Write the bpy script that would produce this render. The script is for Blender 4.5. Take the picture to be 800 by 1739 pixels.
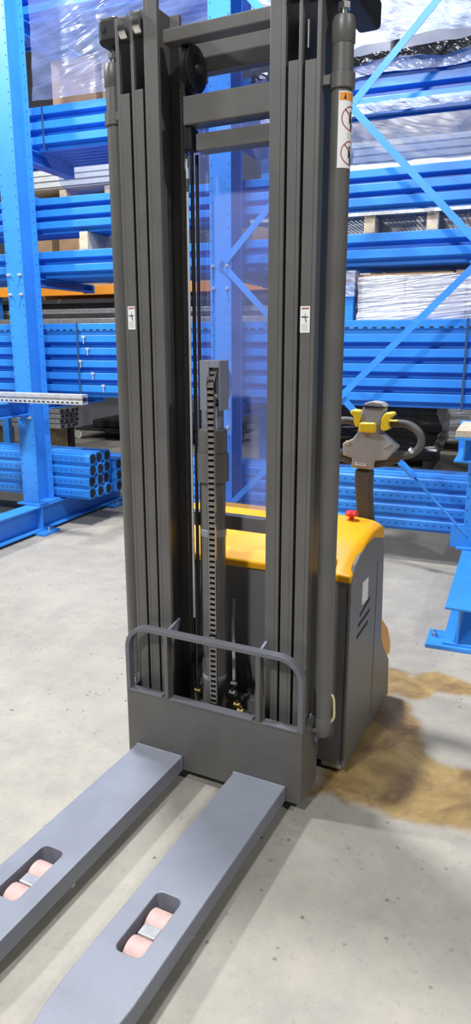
import bpy, math, random
from mathutils import Vector, Matrix, noise
random.seed(7)
for o in list(bpy.data.objects): bpy.data.objects.remove(o)
scene = bpy.context.scene
R = math.radians

# ------------------------------------------------------------------ camera
CAM = Vector((1.025, -1.842, 1.494)); FPX = 1185.28; PITCH, YAW, ROLL = R(13.87), R(26.50), R(-.084)
fw = Vector((-math.sin(YAW)*math.cos(PITCH), math.cos(YAW)*math.cos(PITCH), -math.sin(PITCH)))
rt0 = Vector((math.cos(YAW), math.sin(YAW), 0)); up0 = rt0.cross(fw)
rt = rt0*math.cos(ROLL)+up0*math.sin(ROLL); up = up0*math.cos(ROLL)-rt0*math.sin(ROLL)
cd = bpy.data.cameras.new('camera'); cam = bpy.data.objects.new('camera', cd)
scene.collection.objects.link(cam); scene.camera = cam
cd.sensor_fit = 'VERTICAL'; cd.sensor_height = 36.0; cd.lens = 36.0*FPX/1739.0; cd.clip_start = .05; cd.clip_end = 100
cam.matrix_world = Matrix(((rt.x, up.x, -fw.x, CAM.x), (rt.y, up.y, -fw.y, CAM.y), (rt.z, up.z, -fw.z, CAM.z), (0, 0, 0, 1)))

def ray(u, v): return rt*((u-400)/FPX)-up*((v-869.5)/FPX)+fw
def hit(u, v, ax, val):
    d = ray(u, v); t = (val-CAM[ax])/d[ax]; return CAM+d*t
# rack frame: s along the racking, d away from the viewer, z up
RA = .0776
RO = Vector((-2.75, 2.40, 0)); RU = Vector((math.cos(RA), math.sin(RA), 0)); RV = Vector((-math.sin(RA), math.cos(RA), 0))
def rk(u, v, d):
    r = ray(u, v); t = (d-(CAM-RO).dot(RV))/r.dot(RV); P = CAM+r*t
    return Vector(((P-RO).dot(RU), (P-RO).dot(RV), P.z))
def rw(s, d, z): return RO+RU*s+RV*d+Vector((0, 0, z))

# ------------------------------------------------------------------ world, lights, exposure
w = bpy.data.worlds.new('hall_ambient'); scene.world = w; w.use_nodes = True
bg = w.node_tree.nodes['Background']; bg.inputs[0].default_value = (.92, .93, 1.0, 1); bg.inputs[1].default_value = .075
def lamp(loc, target, size, power, col):
    l = bpy.data.lights.new('high_bay_lamp', 'AREA'); l.shape = 'DISK'; l.size = size; l.energy = power; l.color = col
    o = bpy.data.objects.new('high_bay_lamp', l); scene.collection.objects.link(o); o.location = loc
    o.rotation_euler = (Vector(target)-Vector(loc)).to_track_quat('-Z', 'Y').to_euler()
    return o
COOL = (.96, .975, 1.0)
lamp((-1.25, .95, 6.2), (-1.0, 1.6, 0), .5, 680, COOL)
lamp((-.3, -5.2, 6.0), (0, 0, .6), .5, 520, COOL)
lamp((5.2, -1.5, 6.2), (2.0, 1.5, 0), .6, 300, COOL)
lamp((-6.0, -1.2, 6.2), (-1, .5, 0), .5, 720, COOL)
lamp((-2.0, 6.0, 6.2), (-1.5, 6.5, 0), .6, 260, COOL)
scene.view_settings.view_transform = 'Standard'; scene.view_settings.look = 'None'
scene.view_settings.gamma = 1; scene.view_settings.use_curve_mapping = False
scene.view_settings.exposure = -0.6

# ------------------------------------------------------------------ materials
MATS = {}
def material(name, col, rough=.5, metal=0, spec=.5, var=.0, scale=20, bump=0, bscale=200, col2=None, coat=0):
    m = bpy.data.materials.new(name); m.use_nodes = True; nt = m.node_tree; b = nt.nodes['Principled BSDF']
    b.inputs['Base Color'].default_value = (*col, 1); b.inputs['Roughness'].default_value = rough
    b.inputs['Metallic'].default_value = metal; b.inputs['Specular IOR Level'].default_value = spec
    if coat: b.inputs['Coat Weight'].default_value = coat; b.inputs['Coat Roughness'].default_value = .12
    tc = nt.nodes.new('ShaderNodeTexCoord')
    n = nt.nodes.new('ShaderNodeTexNoise'); n.inputs['Scale'].default_value = scale; n.inputs['Detail'].default_value = 5
    nt.links.new(tc.outputs['Object'], n.inputs['Vector'])
    mx = nt.nodes.new('ShaderNodeMix'); mx.data_type = 'RGBA'
    c2 = col2 if col2 else tuple(c*(1-var) for c in col)
    mx.inputs[6].default_value = (*c2, 1); mx.inputs[7].default_value = (*col, 1)
    rp = nt.nodes.new('ShaderNodeMapRange'); rp.inputs[1].default_value = .35; rp.inputs[2].default_value = .62
    nt.links.new(n.outputs['Fac'], rp.inputs[0]); nt.links.new(rp.outputs[0], mx.inputs[0])
    nt.links.new(mx.outputs[2], b.inputs['Base Color'])
    if bump:
        n2 = nt.nodes.new('ShaderNodeTexNoise'); n2.inputs['Scale'].default_value = bscale
        nt.links.new(tc.outputs['Object'], n2.inputs['Vector'])
        bp = nt.nodes.new('ShaderNodeBump'); bp.inputs['Strength'].default_value = bump; bp.inputs['Distance'].default_value = .002
        nt.links.new(n2.outputs['Fac'], bp.inputs['Height']); nt.links.new(bp.outputs[0], b.inputs['Normal'])
    MATS[name] = m; return m
M = MATS
material('charcoal_paint', (.125, .119, .111), .40, 0, .5, .12, 9, .15, 350)
material('slate_paint', (.225, .24, .285), .40, 0, .5, .12, 7, .25, 300)
material('hoop_paint', (.15, .152, .168), .42, 0, .5, .1, 9, .15, 350)
material('body_paint', (.15, .143, .14), .45, 0, .5, .08, 10, .2, 400)
material('black_metal', (.017, .016, .017), .5, 0, .25, .2, 30)
material('black_rubber', (.02, .02, .021), .7, 0, .3, .2, 40)
material('bright_steel', (.72, .71, .69), .22, 1, .5, .15, 60)
material('chain_steel', (.46, .44, .41), .28, 1, .5, .3, 90)
material('brass', (.75, .56, .22), .3, 1, .5, .2, 60)
material('stacker_yellow', (.82, .385, .010), .45, 0, .25, .06, 6)
material('lever_yellow', (.93, .68, .03), .35, 0, .5, .05, 10)
material('hose_yellow', (.62, .55, .30), .5, 0, .4, .1, 20)
material('estop_red', (.72, .03, .03), .35)
material('tiller_grey', (.36, .36, .37), .5, 0, .5, .08, 20)
material('tiller_dark', (.085, .083, .085), .55, 0, .4, .1, 30)
material('roller_pink', (.55, .375, .345), .6, 0, .35, .12, 40, .2, 150)
material('label_white', (.82, .81, .80), .5)
material('label_ink', (.02, .02, .022), .5)
material('label_orange', (.80, .30, .04), .5)
material('label_red', (.36, .05, .045), .5)
material('label_grey', (.55, .55, .55), .5)
material('rack_blue', (.04, .27, .80), .38, 0, .5, .12, 5, .1, 250)
material('beam_blue', (.03, .25, .78), .36, 0, .5, .15, 4, .1, 250)
material('hole_dark', (.008, .012, .03), .8)
material('hole_blue', (.008, .06, .26), .7)
material('rack_orange', (.85, .30, .02), .45, 0, .5, .1, 5)
material('galvanised', (.52, .53, .54), .38, .7, .5, .25, 25)
material('galv_light', (.62, .63, .64), .42, .3, .5, .2, 25)
material('timber', (.50, .38, .24), .75, 0, .3, .3, 18)
material('timber_pale', (.62, .53, .40), .75, 0, .3, .25, 18)
material('carton', (.33, .215, .125), .8, 0, .25, .2, 8)
material('carton_pale', (.66, .65, .63), .6, 0, .3, .08, 8)
material('dark_load', (.035, .033, .034), .6, 0, .4, .4, 6)
material('black_film', (.018, .018, .02), .22, 0, .6, .3, 6)
material('white_panel', (.70, .71, .70), .5, 0, .4, .1, 12)
material('cream_plastic', (.72, .70, .55), .45)
material('strap_dark', (.03, .07, .14), .5)
material('wall_paint', (.20, .205, .22), .8, 0, .3, .15, 1.5)
def film(name, col, alpha, rough, tint=(.85, .88, 1), tilt=-18, stretch=(1.6, 3, 9), bstr=.6):
    m = bpy.data.materials.new(name); m.use_nodes = True; nt = m.node_tree; b = nt.nodes['Principled BSDF']
    out = nt.nodes['Material Output']
    b.inputs['Base Color'].default_value = (*col, 1); b.inputs['Roughness'].default_value = rough; b.inputs['Specular IOR Level'].default_value = .8
    tr = nt.nodes.new('ShaderNodeBsdfTransparent'); tr.inputs[0].default_value = (*tint, 1)
    ms = nt.nodes.new('ShaderNodeMixShader'); tc = nt.nodes.new('ShaderNodeTexCoord'); n = nt.nodes.new('ShaderNodeTexNoise')
    mp = nt.nodes.new('ShaderNodeMapping'); mp.inputs['Rotation'].default_value = (0, R(tilt), 0); nt.links.new(tc.outputs['Object'], mp.inputs[0])
    mp2 = nt.nodes.new('ShaderNodeMapping'); mp2.inputs['Scale'].default_value = stretch; nt.links.new(mp.outputs[0], mp2.inputs[0])
    n.inputs['Scale'].default_value = 1; n.inputs['Detail'].default_value = 5; nt.links.new(mp2.outputs[0], n.inputs['Vector'])
    rp = nt.nodes.new('ShaderNodeMapRange'); rp.inputs[1].default_value = .3; rp.inputs[2].default_value = .7
    rp.inputs[3].default_value = max(0, alpha-.15); rp.inputs[4].default_value = min(1, alpha+.15)
    nt.links.new(n.outputs['Fac'], rp.inputs[0]); nt.links.new(rp.outputs[0], ms.inputs[0])
    nt.links.new(tr.outputs[0], ms.inputs[1]); nt.links.new(b.outputs[0], ms.inputs[2]); nt.links.new(ms.outputs[0], out.inputs[0])
    wv = nt.nodes.new('ShaderNodeTexNoise'); wv.inputs['Scale'].default_value = 1.7; wv.inputs['Detail'].default_value = 3; wv.inputs['Distortion'].default_value = .5
    nt.links.new(mp2.outputs[0], wv.inputs['Vector'])
    bp = nt.nodes.new('ShaderNodeBump'); bp.inputs['Strength'].default_value = bstr; bp.inputs['Distance'].default_value = .05
    nt.links.new(wv.outputs['Fac'], bp.inputs['Height']); nt.links.new(bp.outputs[0], b.inputs['Normal'])
    MATS[name] = m
film('film_clear', (.34, .44, .78), .25, .2, tilt=12, stretch=(1.2, 3, 6), bstr=.4)
film('film_box', (.85, .86, .90), .5, .08, tilt=4, stretch=(2, 3, 28), bstr=.8)
film('film_grey', (.70, .69, .70), .74, .16)
film('film_white', (.45, .51, .68), .66, .10, tilt=-25, stretch=(3, 3, 9), bstr=.8)
film('film_silver', (.74, .76, .80), .93, .14, tilt=3, stretch=(2, 3, 26), bstr=.9)
# clear acrylic guard
m = bpy.data.materials.new('acrylic'); m.use_nodes = True; nt = m.node_tree; b = nt.nodes['Principled BSDF']
b.inputs['Base Color'].default_value = (.42, .47, .80, 1); b.inputs['Roughness'].default_value = .06; b.inputs['Specular IOR Level'].default_value = .5
tr = nt.nodes.new('ShaderNodeBsdfTransparent'); tr.inputs[0].default_value = (.86, .88, .97, 1)
ms = nt.nodes.new('ShaderNodeMixShader'); tc = nt.nodes.new('ShaderNodeTexCoord'); n = nt.nodes.new('ShaderNodeTexNoise')
n.inputs['Scale'].default_value = 5; n.inputs['Detail'].default_value = 4; nt.links.new(tc.outputs['Object'], n.inputs['Vector'])
rp = nt.nodes.new('ShaderNodeMapRange'); rp.inputs[1].default_value = .3; rp.inputs[2].default_value = .7; rp.inputs[3].default_value = .20; rp.inputs[4].default_value = .34
nt.links.new(n.outputs['Fac'], rp.inputs[0]); nt.links.new(rp.outputs[0], ms.inputs[0])
nt.links.new(tr.outputs[0], ms.inputs[1]); nt.links.new(b.outputs[0], ms.inputs[2]); nt.links.new(ms.outputs[0], nt.nodes['Material Output'].inputs[0])
MATS['acrylic'] = m

# ------------------------------------------------------------------ geometry helpers: every shape is (verts, faces)
class G:
    def __init__(s): s.v = []; s.f = []
    def add(s, vs, fs):
        o = len(s.v); s.v += [tuple(p) for p in vs]; s.f += [tuple(i+o for i in f) for f in fs]; return s
    def box(s, x0, x1, y0, y1, z0, z1):
        return s.add([(x0, y0, z0), (x1, y0, z0), (x1, y1, z0), (x0, y1, z0), (x0, y0, z1), (x1, y0, z1), (x1, y1, z1), (x0, y1, z1)],
                     [(0, 3, 2, 1), (4, 5, 6, 7), (0, 1, 5, 4), (1, 2, 6, 5), (2, 3, 7, 6), (3, 0, 4, 7)])
    def prism(s, poly, axis, a, b):
        # poly: list of 2d points in the plane of the other two axes (in x,y,z order)
        def p3(p, c):
            if axis == 0: return (c, p[0], p[1])
            if axis == 1: return (p[0], c, p[1])
            return (p[0], p[1], c)
        n = len(poly); area = sum(poly[i][0]*poly[(i+1) % n][1]-poly[(i+1) % n][0]*poly[i][1] for i in range(n))
        flip = (area < 0) != (axis == 1)
        vs = [p3(p, a) for p in poly]+[p3(p, b) for p in poly]
        fs = [tuple(range(n-1, -1, -1)), tuple(range(n, 2*n))]+[(i, (i+1) % n, n+(i+1) % n, n+i) for i in range(n)]
        if flip: fs = [tuple(reversed(f)) for f in fs]
        return s.add(vs, fs)
    def cyl(s, p0, p1, r0, r1=None, n=20, caps=True):
        if r1 is None: r1 = r0
        p0, p1 = Vector(p0), Vector(p1); d = (p1-p0).normalized(); a = d.orthogonal().normalized(); b = d.cross(a)
        vs = []
        for p, r in ((p0, r0), (p1, r1)):
            for i in range(n):
                t = 2*math.pi*i/n; vs.append(p+(a*math.cos(t)+b*math.sin(t))*r)
        fs = [(i, (i+1) % n, n+(i+1) % n, n+i) for i in range(n)]
        if caps: fs += [tuple(range(n-1, -1, -1)), tuple(range(n, 2*n))]
        return s.add(vs, fs)
    def tube(s, pts, r, n=10, smooth=6, rs=None):
        pts = [Vector(p) for p in pts]
        if smooth and len(pts) > 2:
            q = []; qr = []; P = [pts[0]]+pts+[pts[-1]]; rr = rs or [r]*len(pts); RR = [rr[0]]+list(rr)+[rr[-1]]
            for i in range(1, len(P)-2):
                for k in range(smooth):
                    t = k/smooth; a, b, c, d = P[i-1:i+3]
                    q.append(.5*((2*b)+(c-a)*t+(2*a-5*b+4*c-d)*t*t+(3*b-a-3*c+d)*t**3)); qr.append(RR[i]*(1-t)+RR[i+1]*t)
            q.append(pts[-1]); qr.append(rr[-1]); pts = q
        else: qr = rs or [r]*len(pts)
        vs = []; prev = None
        for i, p in enumerate(pts):
            d = (pts[min(i+1, len(pts)-1)]-pts[max(i-1, 0)]).normalized()
            a = d.orthogonal().normalized() if prev is None else (prev-d*prev.dot(d)).normalized()
            prev = a; b = d.cross(a)
            for k in range(n):
                t = 2*math.pi*k/n; vs.append(p+(a*math.cos(t)+b*math.sin(t))*qr[i])
        fs = []; L = len(pts)
        for i in range(L-1):
            for k in range(n): fs.append((i*n+k, i*n+(k+1) % n, (i+1)*n+(k+1) % n, (i+1)*n+k))
        fs += [tuple(range(n-1, -1, -1)), tuple(range((L-1)*n, L*n))]
        return s.add(vs, fs)
    def lathe(s, prof, c, axis='z', n=28):
        # prof: (r, h) list
        vs = []; m = len(prof)
        for r, h_ in prof:
            for k in range(n):
                t = 2*math.pi*k/n; a, b = r*math.cos(t), r*math.sin(t)
                vs.append((c[0]+a, c[1]+b, c[2]+h_) if axis == 'z' else (c[0]+h_, c[1]+a, c[2]+b) if axis == 'x' else (c[0]+a, c[1]+h_, c[2]+b))
        fs = [(i*n+k, i*n+(k+1) % n, (i+1)*n+(k+1) % n, (i+1)*n+k) for i in range(m-1) for k in range(n)]
        return s.add(vs, fs+[tuple(range(n-1, -1, -1)), tuple(range((m-1)*n, m*n))])
COL = scene.collection
def build(name, g, mat, parent=None, bevel=0, smooth=False, seg=2, kind=None, label=None):
    me = bpy.data.meshes.new(name); me.from_pydata(g.v, [], g.f); me.validate(); me.update()
    me.materials.append(M[mat])
    import bmesh
    bm = bmesh.new(); bm.from_mesh(me); bmesh.ops.recalc_face_normals(bm, faces=bm.faces); bm.to_mesh(me); bm.free()
    if smooth:
        me.polygons.foreach_set('use_smooth', [True]*len(me.polygons))
        try: me.set_sharp_from_angle(angle=R(38))
        except Exception: pass
    o = bpy.data.objects.new(name, me); COL.objects.link(o); o.parent = parent
    if bevel:
        b = o.modifiers.new('bevel', 'BEVEL'); b.width = bevel; b.segments = seg; b.limit_method = 'ANGLE'; b.angle_limit = R(40)
    if kind: o['kind'] = kind
    if label: o['label'] = label
    return o
def tag(o, label, cat, group=None, kind=None):
    o['label'] = label; o['category'] = cat
    if group: o['group'] = group
    if kind: o['kind'] = kind
    return o
def thing(name, label, cat, loc=(0, 0, 0), rz=0, group=None):
    o = bpy.data.objects.new(name, None); COL.objects.link(o); o.empty_display_size = .2
    o.location = loc; o.rotation_euler = (0, 0, rz); return tag(o, label, cat, group)
def inst(src, parent=None, loc=None, rot=None, keep=True):
    c = src.copy(); COL.objects.link(c)
    if parent is not None: c.parent = parent
    if loc is not None: c.location = loc
    if rot is not None: c.rotation_euler = rot
    return c
def rplace(o, s, d, z, yaw=0):
    o.location = rw(s, d, z); o.rotation_euler = (0, 0, RA+yaw); return o

# ------------------------------------------------------------------ floor (concrete, with a smoother brown patch inside a traced outline) and wall
def seg_sd(p, poly):
    inside = False; dm = 1e9; n = len(poly); x, y = p
    for i in range(n):
        x0, y0 = poly[i]; x1, y1 = poly[(i+1) % n]
        if (y0 > y) != (y1 > y) and x < (x1-x0)*(y-y0)/(y1-y0)+x0: inside = not inside
        dx, dy = x1-x0, y1-y0; t = max(0, min(1, ((x-x0)*dx+(y-y0)*dy)/(dx*dx+dy*dy)))
        dm = min(dm, math.hypot(x-x0-t*dx, y-y0-t*dy))
    return -dm if inside else dm
PATCH_PX = [[(505, 1352), (540, 1330), (600, 1240), (640, 1150), (660, 1130), (700, 1150), (745, 1140), (790, 1158), (900, 1185), (900, 1205),
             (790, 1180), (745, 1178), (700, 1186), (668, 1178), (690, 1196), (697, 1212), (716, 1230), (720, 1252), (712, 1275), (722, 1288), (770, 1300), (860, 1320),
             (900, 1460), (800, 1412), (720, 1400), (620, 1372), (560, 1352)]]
PATCHES = [[tuple(hit(u, v, 2, 0)[:2]) for u, v in p] for p in PATCH_PX]
def floor_mesh():
    def axis(lo, hi, a, b, step, coarse):
        xs = []; x = lo
        while x < a: xs.append(x); x += coarse
        x = a
        while x < b: xs.append(x); x += step
        x = b
        while x < hi: xs.append(x); x += coarse
        xs.append(hi); return xs
    xs = axis(-14, 14, .1, 1.7, .012, .9); ys = axis(-6, 12, -.4, 1.5, .012, .9)
    g = G(); W = len(xs)
    g.v = [(x, y, 0) for y in ys for x in xs]
    g.f = [(j*W+i, j*W+i+1, (j+1)*W+i+1, (j+1)*W+i) for j in range(len(ys)-1) for i in range(W-1)]
    return g, xs, ys
g, xs, ys = floor_mesh()
me = bpy.data.meshes.new('floor'); me.from_pydata(g.v, [], g.f); me.update()
at = me.attributes.new('brown_patch', 'FLOAT', 'POINT'); vals = []
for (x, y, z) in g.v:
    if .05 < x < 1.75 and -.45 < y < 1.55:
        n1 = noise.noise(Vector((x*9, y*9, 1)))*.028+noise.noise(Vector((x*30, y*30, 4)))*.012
        d = min(seg_sd((x, y), p) for p in PATCHES)+n1
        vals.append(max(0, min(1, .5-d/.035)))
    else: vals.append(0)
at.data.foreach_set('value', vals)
fm = bpy.data.materials.new('concrete'); fm.use_nodes = True; nt = fm.node_tree; b = nt.nodes['Principled BSDF']; L = nt.links.new
tc = nt.nodes.new('ShaderNodeTexCoord')
def NOISE(sc, det=6, rough=.6, dist=0):
    n = nt.nodes.new('ShaderNodeTexNoise'); n.inputs['Scale'].default_value = sc; n.inputs['Detail'].default_value = det
    n.inputs['Roughness'].default_value = rough; n.inputs['Distortion'].default_value = dist; L(tc.outputs['Object'], n.inputs['Vector']); return n.outputs['Fac']
def RAMP(src, a, b_, lo=0, hi=1):
    n = nt.nodes.new('ShaderNodeMapRange'); L(src, n.inputs[0]); n.inputs[1].default_value = a; n.inputs[2].default_value = b_
    n.inputs[3].default_value = lo; n.inputs[4].default_value = hi; return n.outputs[0]
def MIX(fac, a, b_):
    n = nt.nodes.new('ShaderNodeMix'); n.data_type = 'RGBA'; L(fac, n.inputs[0])
    for k, c in ((6, a), (7, b_)):
        if isinstance(c, tuple): n.inputs[k].default_value = (*c, 1)
        else: L(c, n.inputs[k])
    return n.outputs[2]
def MUL(a, b_):
    n = nt.nodes.new('ShaderNodeMath'); n.operation = 'MULTIPLY'; L(a, n.inputs[0])
    if isinstance(b_, (int, float)): n.inputs[1].default_value = b_
    else: L(b_, n.inputs[1])
    return n.outputs[0]
c = MIX(RAMP(NOISE(1.3, 8, .65), .35, .65), (.28, .262, .228), (.36, .337, .29))
c = MIX(RAMP(NOISE(7, 8, .7), .4, .75), c, (.405, .37, .305))
c = MIX(RAMP(NOISE(38, 5, .7), .56, .68, 0, .55), c, (.25, .24, .222))
vo = nt.nodes.new('ShaderNodeTexVoronoi'); vo.inputs['Scale'].default_value = 26; vo.inputs['Randomness'].default_value = 1; L(tc.outputs['Object'], vo.inputs['Vector'])
pit = MUL(RAMP(vo.outputs['Distance'], .20, .09), RAMP(NOISE(2.2, 4), .44, .54))
pit = MUL(pit, RAMP(NOISE(11, 4), .47, .55))
c = MIX(MUL(pit, .85), c, (.10, .095, .085))
atn = nt.nodes.new('ShaderNodeAttribute'); atn.attribute_name = 'brown_patch'
patch_col = MIX(RAMP(NOISE(5, 6, .7, .6), .38, .64), (.185, .105, .032), (.40, .275, .088))
patch_col = MIX(RAMP(NOISE(16, 6, .7), .6, .75, 0, .6), patch_col, (.42, .36, .25))
c = MIX(MUL(atn.outputs['Fac'], .93), c, patch_col); L(c, b.inputs['Base Color'])  # golden-brown patch colour mixed in by its vertex mask
rg = nt.nodes.new('ShaderNodeMath'); rg.operation = 'SUBTRACT'; rg.use_clamp = True
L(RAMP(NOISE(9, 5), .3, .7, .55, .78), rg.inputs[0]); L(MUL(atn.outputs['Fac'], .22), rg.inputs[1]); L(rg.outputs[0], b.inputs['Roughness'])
bp = nt.nodes.new('ShaderNodeBump'); bp.inputs['Strength'].default_value = .35; bp.inputs['Distance'].default_value = .004
L(NOISE(55, 8, .75), bp.inputs['Height']); L(bp.outputs[0], b.inputs['Normal'])
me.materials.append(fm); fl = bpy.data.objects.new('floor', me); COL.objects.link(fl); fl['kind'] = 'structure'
fl['label'] = 'pale worn concrete warehouse floor with golden-brown patch'
g = G(); g.box(-9, 9, 7.4, 7.55, 0, 8); wb = build('wall_back', g, 'wall_paint'); wb.location = RO; wb.rotation_euler.z = RA; wb['kind'] = 'structure'

# ================================================================== THE STACKER
ST = thing('electric_stacker', 'dark grey walk-behind electric stacker with yellow cover and tall triple mast', 'stacker')
# ---- forks
def rounded(x0, x1, y0, y1, r, n=5):
    p = []
    for cx, cy, a0 in ((x1-r, y1-r, 0), (x0+r, y1-r, 90), (x0+r, y0+r, 180), (x1-r, y0+r, 270)):
        for k in range(n+1): t = R(a0+90*k/n); p.append((cx+r*math.cos(t), cy+r*math.sin(t)))
    return p
def fork(cx):
    sx = .0925; zt, zb = .09, .036; tip = -1.15
    out = [(cx+sx, -.001), (cx-sx, -.001)]
    for y, k in ((-.86, 1), (-.93, .94), (-1.0, .82), (-1.08, .68), (-1.13, .56), (tip, .42)): out.append((cx-sx*k, y))
    for y, k in reversed(((-.86, 1), (-.93, .94), (-1.0, .82), (-1.08, .68), (-1.13, .56), (tip, .42))): out.append((cx+sx*k, y))
    hole = rounded(cx-.037, cx+.037, -.752, -.553, .018)
    import bmesh
    from mathutils.geometry import tessellate_polygon
    loops = [[Vector((x, y, 0)) for x, y in out], [Vector((x, y, 0)) for x, y in hole]]
    flat = [p for l in loops for p in l]; tris = tessellate_polygon(loops)
    bm = bmesh.new()
    t = 0.008
    def ring(l, z): return [bm.verts.new((p.x, p.y, z)) for p in l]
    ot, ht = ring(loops[0], zt), ring(loops[1], zt); ob, hb = ring(loops[0], zb), ring(loops[1], zb)
    top = ot+ht; bot = ob+hb
    for a, b_, c_ in tris:
        bm.faces.new((top[a], top[b_], top[c_])); bm.faces.new((bot[c_], bot[b_], bot[a]))
    for A, B in ((ot, ob), (ht, hb)):
        for i in range(len(A)): bm.faces.new((A[i], A[(i+1) % len(A)], B[(i+1) % len(A)], B[i]))
    bmesh.ops.recalc_face_normals(bm, faces=bm.faces)
    bmesh.ops.dissolve_limit(bm, angle_limit=.01, verts=bm.verts, edges=bm.edges)
    me = bpy.data.meshes.new('fork'); bm.to_mesh(me); bm.free(); me.materials.append(M['slate_paint'])
    o = bpy.data.objects.new('fork', me); COL.objects.link(o); o.parent = ST
    bv = o.modifiers.new('bevel', 'BEVEL'); bv.width = .005; bv.segments = 3; bv.limit_method = 'ANGLE'; bv.angle_limit = R(50)
    # heel weld strip
    g = G(); g.box(cx-sx-.002, cx+sx+.002, -.012, .0, .038, .094); build('heel_weld', g, 'slate_paint', o, .004)
    g = G(); g.box(cx-.036, cx+.036, -.5525, -.545, .036, .088); build('slot_end_plate', g, 'galv_light', o)
    for yr in (-.612, -.706):
        g = G(); g.lathe([(.012, -.031), (.036, -.031), (.040, -.028), (.040, .028), (.036, .031), (.012, .031)], (cx+.004, yr, .040), 'x', 28)
        ro = build('load_roller', g, 'roller_pink', o, smooth=True, label='pink polyurethane load roller')
        g = G(); g.cyl((cx-.037, yr, .04), (cx+.037, yr, .04), .011, n=14); build('axle', g, 'black_metal', ro if False else o, smooth=True)
    g = G(); g.box(cx-.022, cx+.03, -.676, -.642, .046, .074); build('roller_bracket', g, 'galvanised', o, .003)
    # support leg running inside under the fork
    g = G(); g.box(cx-.055, cx+.055, -.50, .24, .03, .0355); build('support_leg', g, 'black_metal', o)
fork(-.1925); fork(.1925)
# ---- carriage plate with load backrest
g = G(); g.box(-.325, .338, 0, .014, .036, .296); cp = build('carriage_plate', g, 'charcoal_paint', ST, .003)
def hook(sx):
    xo = .338 if sx > 0 else -.325; xi = xo-sx*.014
    prof = [(.012, .036), (.13, .036), (.15, .06), (.15, .12), (.135, .15), (.13, .25), (.10, .298), (.012, .298)]
    g = G(); g.prism(prof, 0, min(xo, xi), max(xo, xi)); build('side_cheek', g, 'charcoal_paint', cp, .003)
hook(1); hook(-1)
for a, b_ in ((-.31, -.178), (-.145, .165), (.2, .322)):
    g = G(); g.box(a, b_, -.002, .03, .292, .3); build('edge_lip', g, 'hoop_paint', cp, .002)
def strip(path, wy, th, name, mat, parent):
    # flat bar following path (x,z) with depth in y
    g = G(); n = len(path); vs = []; fs = []
    for i, (x, z) in enumerate(path):
        x0, z0 = path[max(0, i-1)]; x1, z1 = path[min(n-1, i+1)]; l = math.hypot(x1-x0, z1-z0); nx, nz = -(z1-z0)/l, (x1-x0)/l
        vs += [(x, wy[0], z), (x, wy[1], z), (x-nx*th, wy[1], z-nz*th), (x-nx*th, wy[0], z-nz*th)]
    for i in range(n-1):
        for k in range(4): fs.append((i*4+k, i*4+(k+1) % 4, (i+1)*4+(k+1) % 4, (i+1)*4+k))
    fs += [(3, 2, 1, 0), tuple((n-1)*4+k for k in range(4))]
    g.add(vs, fs); return build(name, g, mat, parent, .002)
r = .085; path = [(-.325, .29)]
for k in range(11): t = R(180-9*k); path.append((-.325+r+r*math.cos(t), .541-r+r*math.sin(t)))
for k in range(11): t = R(90-9*k); path.append((.338-r+r*math.cos(t), .541-r+r*math.sin(t)))
path.append((.338, .29))
br = strip(path, (0, .03), .016, 'backrest_hoop', 'hoop_paint', ST)
for x in (-.168, .176):
    g = G(); g.box(x, x+.016, 0, .03, .296, .527); build('backrest_upright', g, 'charcoal_paint', br, .002)
    g = G(); g.prism([(.028, .54), (.028, .46), (.10, .54), (.10, .555), (.06, .548)], 0, x+.003, x+.011); build('backrest_gusset', g, 'slate_paint', br)
# ---- mast rails (three nested stages, both sides)
ZT = .10
for sgn in (-1, 1):
    def b3(g, x0, x1, y0, y1, z0, z1): g.box(min(sgn*x0, sgn*x1), max(sgn*x0, sgn*x1), y0, y1, z0, z1)
    g = G(); b3(g, .308, .320, .07, .21, ZT, 2.40); b3(g, .2765, .308, .07, .086, ZT, 2.20); b3(g, .2765, .308, .194, .21, ZT, 2.40)
    build('outer_mast_rail', g, 'charcoal_paint', ST, .002)
    g = G(); b3(g, .2575, .268, .07, .21, ZT+.02, 2.41); b3(g, .2292, .2575, .07, .086, ZT+.02, 2.205); b3(g, .2292, .2575, .194, .21, ZT+.02, 2.41)
    build('middle_mast_rail', g, 'charcoal_paint', ST, .002)
    g = G(); b3(g, .209, .2215, .07, .21, ZT+.03, 2.43); b3(g, .1755, .209, .07, .086, ZT+.03, 2.43); b3(g, .1755, .209, .194, .21, ZT+.03, 2.43)
    build('inner_mast_rail', g, 'charcoal_paint', ST, .002)
    for x, z in ((.289, 2.372), (.2395, 2.378)):
        g = G(); g.lathe([(.010, -.0125), (.032, -.0125), (.034, -.010), (.034, .010), (.032, .0125), (.010, .0125)], (sgn*x, .088, z), 'x', 28)
        build('guide_roller', g, 'bright_steel', ST, smooth=True, label='bright steel mast guide roller')
    g = G(); b3(g, .275, .279, .088, .10, 2.235, 2.30); build('wear_pad', g, 'tiller_grey', ST)
# ---- crossbars between the rails
def bar(name, x0, x1, y0, y1, z0, z1, mat='charcoal_paint'): 
    g = G(); g.box(x0, x1, y0, y1, z0, z1); return build(name, g, mat, ST, .003)
bar('mast_crossbar', -.1755, .1755, .10, .15, 2.322, 2.357)
bar('mast_crossbar', -.26, .26, .215, .255, 2.27, 2.36)
bar('mast_crossbar', -.118, .1755, .11, .17, 2.104, 2.180)
bar('mast_crossbar', -.088, .1755, .13, .185, 2.036, 2.083)
bar('mast_crossbar', -.32, .32, .215, .25, .862, .912, 'body_paint')
bar('mast_crossbar', -.32, .32, .215, .25, .15, .24, 'body_paint')
bar('chain_anchor_bracket', -.124, -.096, .118, .165, 2.04, 2.10, 'black_metal')
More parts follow.
